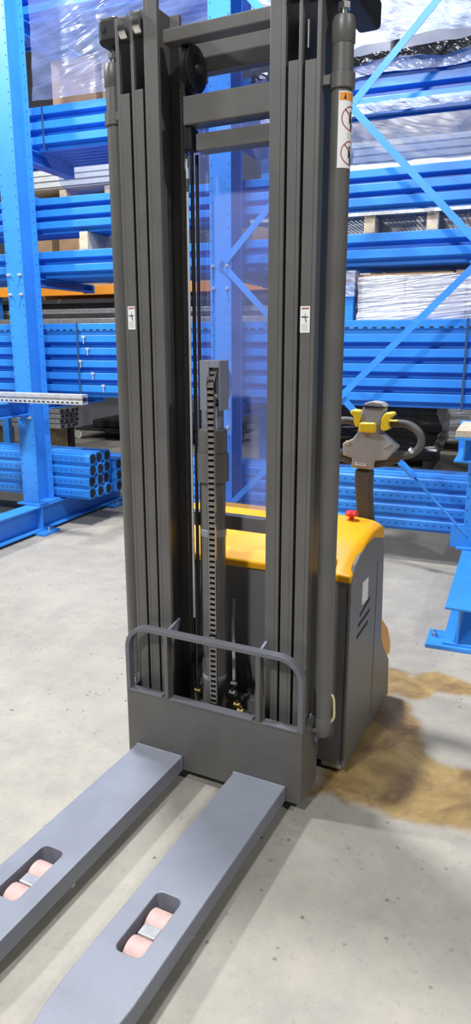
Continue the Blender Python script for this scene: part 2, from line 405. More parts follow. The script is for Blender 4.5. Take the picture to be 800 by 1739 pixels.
# ---- top sheave on the left
g = G(); g.lathe([(.012, -.012), (.060, -.012), (.062, -.009), (.054, 0), (.062, .009), (.060, .012), (.012, .012)], (-.108, .16, 2.262), 'x', 32)
sh = build('chain_sheave', g, 'black_metal', ST, smooth=True)
g = G(); g.cyl((-.097, .16, 2.262), (-.088, .16, 2.262), .014, n=14); build('sheave_pin', g, 'chain_steel', sh, smooth=True)
for k in range(5):
    t = R(72*k+20); g = G(); g.cyl((-.0965, .16+.033*math.cos(t), 2.262+.033*math.sin(t)), (-.0945, .16+.033*math.cos(t), 2.262+.033*math.sin(t)), .0075, n=10); build('sheave_hole', g, 'hole_dark', sh)
bar('sheave_hanger', -.132, -.122, .13, .19, 2.10, 2.33, 'black_metal')
# ---- side hydraulic cylinders
def side_cylinder(sgn):
    cx, cy, r = sgn*.362, .12, .028
    g = G(); g.cyl((cx, cy, .26), (cx, cy, 2.255), r, n=36)
    c = build('side_lift_cylinder', g, 'charcoal_paint', ST, smooth=True)
    g = G(); g.lathe([(.0285, 2.236), (.031, 2.24), (.031, 2.285), (.027, 2.30), (.012, 2.302)], (cx, cy, 0)); build('cylinder_gland', g, 'charcoal_paint', c, smooth=True)
    g = G(); g.cyl((cx, cy, 2.30), (cx, cy, 2.345), .011, n=18); build('piston_rod', g, 'bright_steel', c, smooth=True)
    g = G(); g.cyl((cx, cy, 2.318), (cx, cy, 2.332), .017, n=6); build('rod_nut', g, 'bright_steel', c)
    x0, x1 = sorted((sgn*.325, sgn*.394))
    g = G(); g.box(x0, x1, .085, .36, 2.345, 2.42); build('rod_crosshead', g, 'black_metal', c, .014, seg=3)
    g = G(); g.cyl((sgn*.374, .09, 2.385), (sgn*.374, .0835, 2.385), .008, n=12); build('crosshead_bolt', g, 'hole_dark', c)
    g = G(); g.lathe([(.029, 2.13), (.034, 2.132), (.034, 2.168), (.029, 2.17)], (cx, cy, 0)); x0, x1 = sorted((sgn*.31, sgn*.34)); g.box(x0, x1, .085, .105, 2.14, 2.162)
    build('cylinder_clamp', g, 'charcoal_paint', c, smooth=True)
    g = G(); g.lathe([(.024, .235), (.029, .242), (.0295, .30), (.028, .302)], (cx, cy, 0)); build('cylinder_foot', g, 'charcoal_paint', c, smooth=True)
    x0, x1 = sorted((sgn*.325, sgn*.352)); g = G(); g.box(x0, x1, .098, .112, .215, .31); build('foot_bracket', g, 'slate_paint', c, .003)
    g = G(); g.cyl((sgn*.347, .098, .262), (sgn*.347, .089, .262), .008, n=10); build('bracket_bolt', g, 'bright_steel', c)
    g = G(); hx = cx+sgn*.026
    g.tube([(hx-.006*sgn, cy+.004, .385), (hx+.008*sgn, cy+.004, .375), (hx+.012*sgn, cy+.004, .34), (hx+.011*sgn, cy+.004, .30), (hx-.006*sgn, cy+.004, .277)], .0042, 8, 5)
    build('bleed_hose', g, 'hose_yellow', c, smooth=True)
    return c, cx, cy, r
cR, cx, cy, rr = side_cylinder(1); cL, *_ = side_cylinder(-1)
g = G(); g.box(-.385, -.35, .088, .092, .262, .29); build('rating_label', g, 'label_white', cL)
# hose along the left cylinder
g = G(); g.tube([(-.396, .13, 2.13), (-.397, .13, 1.6), (-.397, .13, .9), (-.397, .13, .35)], .0045, 8, 3); build('side_hose', g, 'galv_light', cL, smooth=True)
# warning sticker wrapped round the right cylinder
TH0 = math.atan2(CAM.y-cy, CAM.x-cx)
def patch(t0, t1, z0, z1, off, name, mat, par, n=16):
    g = G(); vs = []
    for k in range(n+1):
        t = TH0+R(t0+(t1-t0)*k/n); vs += [(cx+(rr+off)*math.cos(t), cy+(rr+off)*math.sin(t), z) for z in (z0, z1)]
    g.add(vs, [(2*k, 2*k+2, 2*k+3, 2*k+1) for k in range(n)]); return build(name, g, mat, par, smooth=True)
def cpoly(pts2, off, name, mat, par):
    # closed strip given as pairs of (arc metres, z) : list of quads
    g = G()
    for q in pts2: g.add([(cx+(rr+off)*math.cos(TH0+a/rr), cy+(rr+off)*math.sin(TH0+a/rr), z) for a, z in q], [(0, 1, 2, 3)])
    return build(name, g, mat, par)
wl = patch(-15, 142, 1.938, 2.122, .0006, 'warning_label', 'label_white', cR, 24)
patch(-11, 138, 2.100, 2.119, .0010, 'label_header', 'label_orange', wl, 24)
cpoly([[(.006, 2.1025), (.013, 2.1025), (.0098, 2.1165), (.0092, 2.1165)]], .0016, 'warning_triangle', 'label_ink', wl)
ac = .031
for zc in (2.058, 1.975):
    ring = []; R1, R2 = .030, .0275
    for k in range(36):
        t0, t1 = 2*math.pi*k/36, 2*math.pi*(k+1)/36
        ring.append([(ac+R1*math.cos(t0), zc+R1*math.sin(t0)), (ac+R1*math.cos(t1), zc+R1*math.sin(t1)), (ac+R2*math.cos(t1), zc+R2*math.sin(t1)), (ac+R2*math.cos(t0), zc+R2*math.sin(t0))])
    for k in range(12):
        a0, a1 = -.028+.056*k/12, -.028+.056*(k+1)/12
        ring.append([(ac+.707*a0-.0012, zc-.707*a0-.0012), (ac+.707*a1-.0012, zc-.707*a1-.0012), (ac+.707*a1+.0012, zc-.707*a1+.0012), (ac+.707*a0+.0012, zc-.707*a0+.0012)])
    cpoly(ring, .0012, 'prohibition_ring', 'label_red', wl)
    fig = [[(ac-.008, zc-.012), (ac, zc-.012), (ac, zc+.008), (ac-.008, zc+.008)], [(ac-.006, zc+.010), (ac, zc+.010), (ac, zc+.017), (ac-.006, zc+.017)],
           [(ac-.003, zc-.026), (ac+.004, zc-.026), (ac+.004, zc-.012), (ac-.003, zc-.012)]]
    cpoly(fig, .0014, 'warning_figure', 'label_ink', wl)
cpoly([[(.020, 2.022), (.040, 2.021), (.040, 2.0185), (.020, 2.019)], [(.020, 2.0135), (.040, 2.0125), (.040, 2.010), (.020, 2.011)]], .0014, 'warning_bar', 'label_ink', wl)
# small pinch-point stickers on the rails
def sticker(x0, x1, z0, z1):
    y = .0698; g = G(); g.box(x0, x1, y-.0004, y, z0, z1); s = build('pinch_label', g, 'label_white', ST)
    W, H = x1-x0, z1-z0; yy = y-.0009
    g = G(); g.box(x0+W*.12, x1-W*.1, yy, y-.0004, z1-H*.11, z1-H*.06); build('label_header', g, 'label_red', s)
    xc, zc = (x0+x1)/2, z1-H*.42; g = G()
    for a, l, w_ in ((88, .012, .0016), (8, .011, .0034), (172, .012, .004), (-72, .017, .0032)):
        t = R(a); dx, dz = math.cos(t), math.sin(t); nx, nz = -dz, dx
        g.prism([(xc-nx*.001, zc-nz*.001), (xc+dx*l*.55-nx*w_/2, zc+dz*l*.55-nz*w_/2), (xc+dx*l, zc+dz*l), (xc+dx*l*.55+nx*w_/2, zc+dz*l*.55+nz*w_/2), (xc+nx*.001, zc+nz*.001)], 1, yy, y-.0004)
    build('pinch_symbol', g, 'label_ink', s)
    g = G()
    for k in range(4): g.box(x0+W*.18, x1-W*(.2+.1*(k % 2)), yy, y-.0004, z0+H*(.10+.07*k), z0+H*(.125+.07*k))
    build('small_print', g, 'label_grey', s)
sticker(-.3095, -.282, 1.526, 1.597); sticker(.277, .306, 1.513, 1.585)
# ---- centre free-lift cylinder, chain head and roller chain
CX, CY = -.034, .12
g = G(); g.cyl((CX, CY, .12), (CX, CY, 1.06), .040, n=32); fc = build('free_lift_cylinder', g, 'charcoal_paint', ST, smooth=True)
g = G(); g.lathe([(.041, 1.045), (.051, 1.05), (.051, 1.140), (.041, 1.143)], (CX, CY, 0)); build('cylinder_collar', g, 'charcoal_paint', fc, smooth=True)
g = G(); g.lathe([(.043, 1.14), (.046, 1.145), (.046, 1.215), (.034, 1.222)], (CX, CY, 0)); build('cylinder_gland', g, 'charcoal_paint', fc, smooth=True)
g = G(); g.lathe([(.0405, .865), (.0425, .867), (.0425, .888), (.0405, .89)], (CX, CY, 0)); build('cylinder_ring', g, 'slate_paint', fc, smooth=True)
g = G(); g.lathe([(.0405, .352), (.0425, .354), (.0425, .366), (.0405, .368)], (CX, CY, 0)); build('cylinder_ring', g, 'slate_paint', fc, smooth=True)
# chain head: hollow yoke holding the sheave, chain running down in front of the cylinder
YF = .062
hx0, hx1 = hit(339, 640, 1, YF).x, hit(369, 640, 1, YF).x
HX = hit(360, 660, 1, YF-.012).x; zt_, zb_ = hit(355, 612, 1, YF).z, hit(350, 697, 1, YF).z
g = G(); g.box(hx0, HX-.017, YF, YF+.06, zb_, zt_); g.box(HX+.017, hx1+.008, YF, YF+.06, zb_, zt_); g.box(HX-.017, HX+.017, YF, YF+.06, zt_-.022, zt_)
g.box(HX-.017, HX+.017, YF+.05, YF+.06, zb_, zt_-.022); g.box(CX-.03, CX+.03, CY-.02, CY+.02, 1.215, zb_+.01)
yk = build('chain_head', g, 'slate_paint', fc, .003)
WZ = zt_-.075; WR = .05; WY = YF+.038
g = G(); g.lathe([(.010, -.0165), (WR+.004, -.0165), (WR+.007, -.0155), (WR-.002, -.0125), (WR-.002, .0125), (WR+.007, .0155), (WR+.004, .0165), (.010, .0165)], (HX, WY, WZ), 'x', 36)
build('chain_wheel', g, 'bright_steel', fc, smooth=True)
ch = bpy.data.objects.new('lift_chain', None); COL.objects.link(ch); ch.parent = ST
g = G(); g.box(HX-.0095, HX+.0095, WY-WR-.002, WY-WR+.001, .185, WZ); build('link_gap_shade', g, 'black_metal', ch)  # added dark strip standing in for the shade between the links
g = G(); g.cyl((-.0105, 0, 0), (.0105, 0, 0), .0062, n=10); g.box(-.0125, -.0100, -.004, .004, -.010, .010); g.box(.0100, .0125, -.004, .004, -.010, .010)
l0 = None; pts = []; YC = WY-WR-.006
for k in range(5):
    t = R(20*k+5); pts.append((WY-(WR+.003)*math.sin(t), WZ+(WR+.003)*math.cos(t), t-math.pi/2))
z = WZ
while z > .185: pts.append((YC, z, 0)); z -= .0183
for y, z, a in pts:
    if l0 is None: l0 = build('link', g, 'chain_steel', ch, smooth=True); o = l0
    else: o = inst(l0, ch)
    o.location = (HX, y, z); o.rotation_euler = (a, 0, 0)
g = G(); g.box(HX-.014, HX+.014, YC-.006, YC+.008, .12, .185); build('chain_anchor', g, 'black_metal', ST, .003)
# ---- left leaf chain, rods and hoses inside the mast
def vtube(x, y, z0, z1, r, mat, name): g = G(); g.cyl((x, y, z0), (x, y, z1), r, n=12); return build(name, g, mat, ST, smooth=True)
g = G(); g.box(-.152, -.138, .16, .170, .25, 2.24); lc = build('leaf_chain', g, 'black_metal', ST)
g = G()
for k in range(150): g.box(-.154, -.1515, .1585, .163, .27+k*.013, .279+k*.013)
build('chain_plates', g, 'chain_steel', lc, kind='stuff')
vtube(-.124, .14, .55, 2.02, .0042, 'galv_light', 'chain_rod'); vtube(-.107, .17, .55, 2.035, .0055, 'black_rubber', 'hydraulic_hose')
vtube(-.136, .19, .3, 2.1, .006, 'black_rubber', 'hydraulic_hose')
g = G(); g.tube([(-.128, .14, 2.035), (-.131, .14, 2.01), (-.126, .14, 1.985), (-.121, .14, 2.01), (-.124, .14, 2.035)], .0035, 8, 5); build('clevis_link', g, 'chain_steel', ST, smooth=True)
g = G(); g.cyl((-.124, .14, 1.93), (-.124, .14, 1.965), .0065, n=10); build('rod_nut', g, 'chain_steel', ST, smooth=True)
# low hydraulic fittings
for p, r_, mt in (((.03, .13, .30), .013, 'chain_steel'), ((.052, .12, .265), .010, 'brass'), ((.035, .13, .335), .009, 'chain_steel'), ((-.005, .13, .262), .008, 'brass'), ((-.115, .14, .27), .009, 'brass'), ((.066, .12, .245), .011, 'brass')):
    g = G(); g.cyl((p[0]-.012, p[1], p[2]), (p[0]+.012, p[1], p[2]), r_, n=6); g.cyl((p[0], p[1], p[2]-.015), (p[0], p[1], p[2]+.018), r_*.6, n=10); build('hydraulic_fitting', g, mt, ST, .001)
g = G(); g.tube([(.0, .2, .62), (.012, .17, .52), (.03, .14, .42), (.035, .13, .34)], .006, 8, 6); build('hydraulic_hose', g, 'tiller_grey', ST, smooth=True)
g = G(); g.tube([(-.10, .18, .75), (-.112, .17, .6), (-.105, .16, .45), (-.115, .14, .29)], .006, 8, 6); build('hydraulic_hose', g, 'black_rubber', ST, smooth=True)
# ---- clear guard panel behind the mast
g = G(); g.box(-.172, .172, .262, .266, .93, 2.30); build('guard_panel', g, 'acrylic', ST, label='clear acrylic guard panel')
# ---- power unit body
def sp(u, v, X=.4): p = hit(u, v, 0, X); return (p.y, p.z)
BX = .4; FY = .268
g = G(); g.box(-BX+.014, BX-.014, FY, .66, .035, .72); bd = build('body', g, 'body_paint', ST, .006)
top = [(FY-.004, .722)]+[sp(u, v) for u, v in ((605, 960), (613, 943), (624, 925), (636, 912))]+[(.655, .775), (.672, .74)]
for sgn in (1, -1):
    x0, x1 = sorted((sgn*(BX-.014), sgn*BX))
    g = G(); g.prism([(FY-.004, .03)]+top+[(.70, .36), (.74, .30), (.845, .20), (.865, .03)], 0, x0, x1); sd = build('side_panel', g, 'body_paint', ST, .004)
    xo = sgn*BX; 
    def slab(g, pts, t): g.prism(pts, 0, min(xo, xo+sgn*t), max(xo, xo+sgn*t))
    for (u0, v0, u1, v1) in ((611, 1045, 628, 1015), (608, 1063, 627, 1036), (605.5, 1083, 624, 1056)):
        a = sp(u0, v0); b_ = sp(u1, v1); g = G(); slab(g, [(a[0], a[1]-.006), (b_[0], b_[1]-.006), (b_[0]+.004, b_[1]+.005), (a[0]+.004, a[1]+.005)], .0012); build('vent_slot', g, 'hole_dark', sd)
    a = sp(616, 990); b_ = sp(624, 1017); g = G(); slab(g, [(a[0], b_[1]), (b_[0], b_[1]), (b_[0], a[1]), (a[0], a[1])], .001); build('data_label', g, 'label_white', sd)
    g = G(); slab(g, [(.585, .07), (.588, .07), (.588, .70), (.585, .70)], .0008); build('panel_seam', g, 'hole_dark', sd)
# yellow cover: lofted rows across x
def cover():
    prof = [(FY-.008, .715), (FY-.010, .742), (.31, .775), (.38, .822), (.46, .848), (.55, .856), (.63, .853), (.668, .835), (.676, .79), (.676, .72)]
    g = G(); xs = [-.399, -.392, -.37, -.30, -.2, -.1, 0, .1, .2, .30, .37, .392, .399]; n = len(prof); vs = []
    for x in xs:
        e = max(0, (abs(x)-.345)/.055); drop = .030*e**2
        for i, (y, z) in enumerate(prof):
            dish = -.018*math.exp(-((abs(x)-.2)/.09)**2)*math.exp(-((y-.42)/.06)**2)
            vs.append((x, y+.0*e, z-(drop if 1 < i < 9 else 0)+dish))
    fs = [(a*n+i, (a+1)*n+i, (a+1)*n+i+1, a*n+i+1) for a in range(len(xs)-1) for i in range(n-1)]
    fs += [tuple(range(n)), tuple((len(xs)-1)*n+i for i in range(n-1, -1, -1)), ]
    fs += [(a*n, a*n+n-1, (a+1)*n+n-1, (a+1)*n) for a in range(len(xs)-1)]
    g.add(vs, fs); return g
cv = build('top_cover', cover(), 'stacker_yellow', ST, .008, True, 3, label='glossy yellow top cover')
cv.modifiers.new('sub', 'SUBSURF').levels = 1; cv.modifiers['sub'].render_levels = 2
for x in (.30, -.30):
    g = G(); g.lathe([(.001, .032), (.022, .03), (.034, .02), (.036, -.01)], (x, FY+.035, .757)); build('cover_boss', g, 'stacker_yellow', cv, smooth=True)
# rear step housing
g = G(); g.prism([(.66, .03), (.66, .40), (.74, .385), (.82, .33), (.875, .25), (.878, .18), (.878, .03)], 0, -.375, .375); build('rear_housing', g, 'body_paint', ST, .02, seg=3)
g = G(); g.prism([(.67, .275), (.67, .43), (.75, .41), (.84, .34), (.90, .255), (.90, .20), (.86, .205), (.80, .235)], 0, -.392, .392); build('rear_cover', g, 'stacker_yellow', ST, .01, seg=3)
g = G(); g.box(.31, .385, .275, .33, .012, .10); build('front_foot', g, 'galvanised', ST, .006)
for x, y in ((.30, .42), (-.30, .42), (0, .70)):
    g = G(); g.lathe([(.012, -.03), (.066, -.03), (.07, -.026), (.07, .026), (.066, .03), (.012, .03)], (x, y, .07), 'x', 28); build('drive_wheel' if x == 0 else 'caster_wheel', g, 'black_rubber', ST, smooth=True)
# emergency stop
p = hit(597, 884, 2, .85)
g = G(); g.lathe([(.009, -.012), (.009, .012), (.022, .015), (.024, .024), (.020, .031), (.004, .033)], (p.x, p.y, p.z+.004)); build('emergency_stop', g, 'estop_red', ST, smooth=True, label='red emergency stop button')
# ---- tiller
TY = .70
def tp(u, v, dy=0): q = hit(560+u/4.444, 660+v/4.444, 1, TY); return Vector((q.x, q.y+dy, q.z))
tl = bpy.data.objects.new('tiller', None); COL.objects.link(tl); tl.parent = ST
def tpoly(pts, y0, y1, name, mat, bev=.006):
    g = G(); g.prism([(tp(u, v).x, tp(u, v).z) for u, v in pts], 1, TY+y0, TY+y1); return build(name, g, mat, tl, bev, seg=3)
tpoly([(262, 132), (425, 142), (402, 245), (388, 325), (440, 365), (520, 440), (440, 535), (350, 540), (332, 608), (172, 590), (180, 520), (112, 498), (108, 405), (185, 372), (218, 330), (240, 245)], -.022, .035, 'tiller_head', 'tiller_grey')
tpoly([(268, 128), (278, 105), (330, 94), (400, 104), (432, 132), (428, 146)], -.024, .037, 'head_cap', 'tiller_grey', .008)
tpoly([(265, 122), (430, 134), (430, 142), (265, 130)], -.027, .037, 'cap_seam', 'hole_dark', 0)
tpoly([(240, 248), (368, 250), (360, 328), (232, 320)], -.034, -.02, 'horn_button', 'lever_yellow', .008)
tpoly([(170, 165), (190, 155), (240, 162), (250, 215), (232, 285), (208, 280), (196, 240), (198, 205), (172, 185)], -.03, .02, 'thumb_lever', 'lever_yellow')
tpoly([(430, 178), (490, 174), (500, 200), (470, 215), (462, 240), (465, 300), (420, 318), (398, 300), (402, 225)], -.03, .02, 'thumb_lever', 'lever_yellow')
tpoly([(462, 228), (525, 232), (528, 246), (465, 244)], -.034, -.012, 'lever_tab', 'lever_yellow', .003)
tpoly([(132, 388), (160, 386), (164, 412), (138, 420)], -.026, -.02, 'side_button', 'hose_yellow', .004)
tpoly([(425, 425), (470, 402), (488, 412), (440, 448), (420, 446)], -.025, -.02, 'side_button', 'tiller_grey', .004)
tpoly([(206, 548), (286, 560), (284, 580), (205, 569)], -.024, -.021, 'head_label', 'label_white', 0)
tpoly([(218, 555), (276, 563), (276, 567), (218, 559)], -.0245, -.0238, 'label_lettering', 'label_ink', 0)
g = G(); g.tube([tp(455, 265), tp(520, 262), tp(600, 275), tp(668, 325), tp(692, 390), tp(672, 450), tp(610, 495), tp(520, 510), tp(420, 512)], .0145, 12, 6); build('hand_grip', g, 'tiller_dark', tl, smooth=True)
g = G(); g.tube([tp(200, 250), tp(120, 238), tp(40, 250), tp(-45, 295), tp(-80, 370), tp(-60, 430), tp(0, 470), tp(60, 478), tp(150, 482)], .0145, 12, 6); build('hand_grip', g, 'tiller_dark', tl, smooth=True)
g = G(); q = tp(628, 472); g.cyl(q+Vector((-.006, 0, -.004)), q+Vector((.002, 0, .004)), .016, n=12); build('grip_ring', g, 'galv_light', tl, smooth=True)
tpoly([(345, 540), (440, 530), (520, 500), (520, 560), (440, 585), (340, 600)], -.008, .03, 'head_bracket', 'tiller_dark')
tpoly([(70, 500), (180, 520), (172, 575), (70, 545)], -.008, .03, 'head_bracket', 'tiller_dark')
tpoly([(196, 600), (326, 612), (322, 690), (318, 800), (325, 920), (335, 1075), (195, 1075), (205, 920), (194, 760), (190, 680)], -.015, .03, 'tiller_arm', 'tiller_dark', .012)

# ================================================================== CANTILEVER RACKING
RK = thing('cantilever_rack', 'blue steel cantilever racking with upright columns, arms and cross braces', 'rack', RO, RA)
COLS = (-.115, 1.54, 3.25)
def ibeam_vert(g, s, d0, d1, z0, z1, w_=.15, tf=.012, tw=.010):
    g.box(s-w_/2, s+w_/2, d0, d0+tf, z0, z1); g.box(s-w_/2, s+w_/2, d1-tf, d1, z0, z1); g.box(s-tw/2, s+tw/2, d0+tf, d1-tf, z0, z1)
def ibeam_d(g, s, d0, d1, z0, z1, w_=.13, tf=.012, tw=.010):
    g.box(s-w_/2, s+w_/2, d0, d1, z1-tf, z1); g.box(s-w_/2, s+w_/2, d0, d1, z0, z0+tf); g.box(s-tw/2, s+tw/2, d0, d1, z0+tf, z1-tf)
ARMS = ((.955, .10, .95), (1.893, .06, .85), (2.765, .093, .66), (3.60, .10, .88))
for s in COLS:
    g = G(); ibeam_vert(g, s, -.10, .10, .235, 4.4); c = build('column', g, 'rack_blue', RK, .002)
    g = G()
    for k in range(56):
        z = .32+k*.075
        for dx in (-.06, .06):
            for dd in (-.1004, .0876): g.cyl((s+dx, dd, z), (s+dx, dd-.0006, z), .005, n=8)
    build('bolt_holes', g, 'hole_blue', c, kind='stuff')
    g = G(); g.box(s-.11, s+.11, -.14, .14, .22, .235); build('column_base_plate', g, 'rack_blue', c, .003)
    sb = s+.05 if s < 0 else s
    g = G(); ibeam_d(g, sb, -1.16, 1.15, .022, .22, .14); bb = build('base_beam', g, 'rack_blue', RK, .002)
    for d in ((-1.08, -.12, .9) if s < 2 else (-1.08, .9)):
        g = G(); g.box(sb-.15, sb+.15, d-.10, d+.10, .0, .022); fp = build('foot_plate', g, 'rack_blue', bb, .003)
        for x in (-.115, .115):
            g = G(); g.cyl((sb+x, d, .022), (sb+x, d, .034), .018, n=6); g.cyl((sb+x, d, .034), (sb+x, d, .055), .009, n=10); build('anchor_bolt', g, 'bright_steel', fp)
    for x0 in (-.07, .005):
        g = G(); g.prism([(sb+x0, .034), (sb+x0+.065, .034), (sb+x0+.065, .06), (sb+x0+.065, .2), (sb+x0, .2)], 1, -.13, -.12); build('stiffener', g, 'rack_blue', bb)
    for z, h_, l_ in ARMS:
        g = G(); ibeam_d(g, s, .10, l_, z, z+h_, .10, .009, .008); g.box(s-.07, s+.07, .10, .112, z-.05, z+h_+.04); g.box(s-.05, s+.05, l_, l_+.008, z-.005, z+h_-.001); am = build('arm', g, 'rack_blue', RK, .002)
        if h_ < .07: g = G(); g.box(s-.052, s+.055, l_+.0085, l_+.03, z-.01, z+h_-.005); build('end_stop', g, 'white_panel', am, .004)
    for z in (.93, 1.84):
        for dx in (-.05, .05):
            for dz in (-.02, .12):
                g = G(); g.cyl((s+dx, -.10, z+dz), (s+dx, -.113, z+dz), .012, n=6); g.cyl((s+dx, -.113, z+dz), (s+dx, -.13, z+dz), .006, n=8); build('arm_bolt', g, 'galv_light', c)
# front arms
g = G(); ibeam_d(g, -.115, -.75, -.10, .93, 1.045, .10); build('arm', g, 'rack_blue', RK, .002)
g = G(); ibeam_d(g, 3.175, -.58, -.10, .84, .975, .10); g.box(3.11, 3.24, -.115, -.10, .8, 1.02); build('arm', g, 'rack_blue', RK, .002)
g = G(); ibeam_d(g, 3.16, -.30, -.10, 1.90, 2.03, .10); build('arm', g, 'rack_blue', RK, .002)
# cross braces
def brace(s0, z0, s1, z1, d):
    dx, dz = s1-s0, z1-z0; l = math.hypot(dx, dz); nx, nz = -dz/l*.02, dx/l*.02
    g = G(); g.prism([(s0+nx, z0+nz), (s0-nx, z0-nz), (s1-nx, z1-nz), (s1+nx, z1+nz)], 1, d, d+.006); return build('brace', g, 'rack_blue', RK)
brace(1.54, 3.66, 3.24, 1.91, -.118); brace(1.54, 1.95, 3.24, 3.70, -.110)
brace(1.54, .30, 3.24, 2.02, -.118); b4 = brace(1.54, 1.985, 2.80, .710, -.110)
g = G(); g.cyl((2.79, -.107, .72), (3.2, -.107, .305), .009, n=10); build('brace_rod', g, 'rack_blue', RK, smooth=True)
a, b_ = Vector((2.78, -.115, .735)), Vector((2.86, -.115, .655))
g = G(); g.cyl(a, b_, .022, n=8); build('turnbuckle', g, 'rack_blue', RK, smooth=True)
g = G(); g.box(3.10, 3.24, -.112, -.104, .23, .36); build('brace_plate', g, 'rack_blue', RK)

# ================================================================== STOCK ON THE RACK
# step beams: proud upper face, recessed lower face
def beam_mesh(L, h=.093, dep=.075, st=.045, up_=.050):
    g = G(); prof = [(0, h), (0, h-up_), (st, h-up_-.004), (st, 0), (dep, 0), (dep, h)]
    g.prism(prof, 0, -L/2, L/2); return g
ORD = ('lowest', 'second from bottom', 'third from bottom', 'fourth from bottom', 'fifth from bottom')
def beams(label, group, L, s0, rows, deep, z0, pitch, d0=.16, yaw=0, h=.093, mat='beam_blue', jig=.01, up_=.052):
    src = None
    for r_ in range(rows):
        for k in range(deep if r_ == 0 else 1):
            if src is None: src = build('step_crossbeam', beam_mesh(L, h, .075, .046, up_), mat, None, .003); o = src
            else: o = inst(src)
            tag(o, (ORD[r_] if r_ < rows-1 or rows == 1 else 'topmost')+' blue step beam '+label if k == 0 else 'rear blue step beam '+label, 'beam', group, 'thing')
            dj = random.uniform(0, .006) if k == 0 else .006
            rplace(o, s0+random.uniform(-jig, jig), d0+k*.078+dj, z0+r_*pitch, yaw)
LB = 5.2; SB = 1.35
beams('of the tall strapped stack below the wrapped boxes', 'blue beams of the strapped stack', LB, SB, 5, 2, 1.058, .0945)
# top beam of that stack turned over: perforated connector edge
g = G(); g.prism([(0, .085), (0, .03), (.012, .025), (.012, 0), (.06, 0), (.06, .085)], 0, -LB/2, LB/2)
for k in range(0): pass
o = build('perforated_crossbeam', g, 'beam_blue', None, .003); rplace(o, SB, .155, 1.058+5*.0945, 0); tag(o, 'dark blue perforated beam lying on top of the strapped beam stack', 'beam')
g = G()
for k in range(86): g.box(-LB/2+.03+k*.06, -LB/2+.058+k*.06, -.0008, .0003, .033, .043)
build('perforations', g, 'hole_dark', o, kind='stuff')
beams('of the low two-high stack above the orange beam', 'blue beams of the two-high stack', LB, SB, 2, 7, 1.955, .098)
beams('of the three-high stack lying on timber blocks', 'blue beams of the three-high stack', LB, SB, 3, 4, 2.275, .083, h=.081, up_=.048)
beams('of the film-draped stack under the cartons', 'blue beams of the film-draped stack', LB, SB, 3, 7, 2.86, .098, .225, R(1.5))
beams('under bluish film on the highest arms', 'blue beams on the highest arms', 2.7, .22, 2, 6, 3.702, .098, .17)
# straps and their clips
def strap(s, d, z0, z1, lab):
    g = G(); g.box(-.006, .006, -.003, 0, 0, z1-z0); g.box(-.006, .006, -.003, .07, z1-z0, z1-z0+.003); t = build('strap', g, 'strap_dark'); rplace(t, s, d-.001, z0); tag(t, lab, 'strap')
p = rk(133, 600, .155); strap(p.x, .155, 1.05, 1.617, 'dark strap round the strapped beam stack beside the notched column')
p = rk(789, 620, .155); strap(p.x, .155, 1.05, 1.617, 'dark strap round the strapped beam stack beside the braced right column')
p = rk(71, 220, .17); strap(p.x, .186, 2.86, 3.152, 'dark strap round the film-draped top beam stack')
for u, v in ((141, 572), (148, 592), (136, 613), (157, 634), (175, 655)):
    q = rk(u, v, .15); g = G(); g.box(-.014, .014, -.006, .0, -.008, .008); g.box(-.004, .004, -.004, .0, -.05, -.008); t = build('safety_clip', g, 'galv_light'); rplace(t, q.x, .155, q.z); tag(t, 'small pale safety clip hooked on the strapped beam stack', 'clip', 'clips on the strapped stack')
# mesh deck, dunnage
g = G()
for k in range(75): g.box(-1.1+k*.03, -1.094+k*.03, 0, .85, .004, .010)
for k in range(15): g.box(-1.1, 1.15, k*.06, k*.06+.006, 0, .005)
g.box(-1.1, 1.15, -.004, .004, -.012, .008)
t = build('mesh_deck', g, 'galv_light'); rplace(t, 2.75, .155, 2.262); tag(t, 'galvanised wire mesh deck under the three-high beam stack', 'mesh deck')
for u, v in ((628, 385), (735, 377), (143, 405), (300, 395)):
    q = rk(u, v, .18); g = G(); g.box(-.035, .035, 0, .6, 0, 2.2745-2.147-(.026 if u > 500 else 0)); t = build('timber_block', g, 'timber_pale', None, .004); rplace(t, q.x, .17, 2.147); tag(t, {628: 'short pale timber block under the mesh deck next to the lift cylinder', 735: 'short pale timber block under the mesh deck behind the brace', 143: 'short pale timber block between beam stacks beside the notched column', 300: 'short pale timber block between beam stacks behind the mast'}[u], 'timber block')
# perforated upright bundles on the base
def upright_mesh(L):
    g = G(); w_, h_ = .105, .092; t = .004
    prof = [(0, .020), (0, .072), (.012, .080), (.012, .092), (.085, .092), (.085, .080), (.105, .080), (.105, .012), (.085, .012), (.085, 0), (.012, 0), (.012, .012)]
    g.prism(prof, 0, -L/2, L/2); return g
def upright_bundle(label, group, s_end, L, d0, z0, rows, deep, side):
    src = None; hs = None
    for r_ in range(rows):
        for k in range(deep):
            if r_ < rows-1 and k > 0 and side == 0: continue
            sc = s_end-L/2+random.uniform(-.012, .012)
            if src is None:
                src = build('rack_upright', upright_mesh(L), 'beam_blue', None, .002); o = src
                g = G(); n = int(L/.05)
                for i in range(n): g.box(-L/2+.02+i*.05, -L/2+.036+i*.05, -.0008, .0004, .043, .050)
                hs = build('slots', g, 'hole_blue', src, kind='stuff')
                g = G(); g.prism([(.016, .022), (.016, .070), (.03, .082), (.075, .082), (.075, .066), (.09, .066), (.09, .026), (.075, .026), (.075, .010), (.03, .010)], 0, L/2-.0005, L/2+.0008); he = build('open_end', g, 'hole_dark', src)
            else:
                o = inst(src); inst(hs, o); inst(he, o)
            tag(o, ('lowest', 'second', 'third', 'top')[r_ if r_ < rows-1 else 3]+'-layer '+('front ', 'middle ', 'rear ')[k]+label, 'upright', group)
            rplace(o, sc, d0+k*.108, z0+r_*.094)
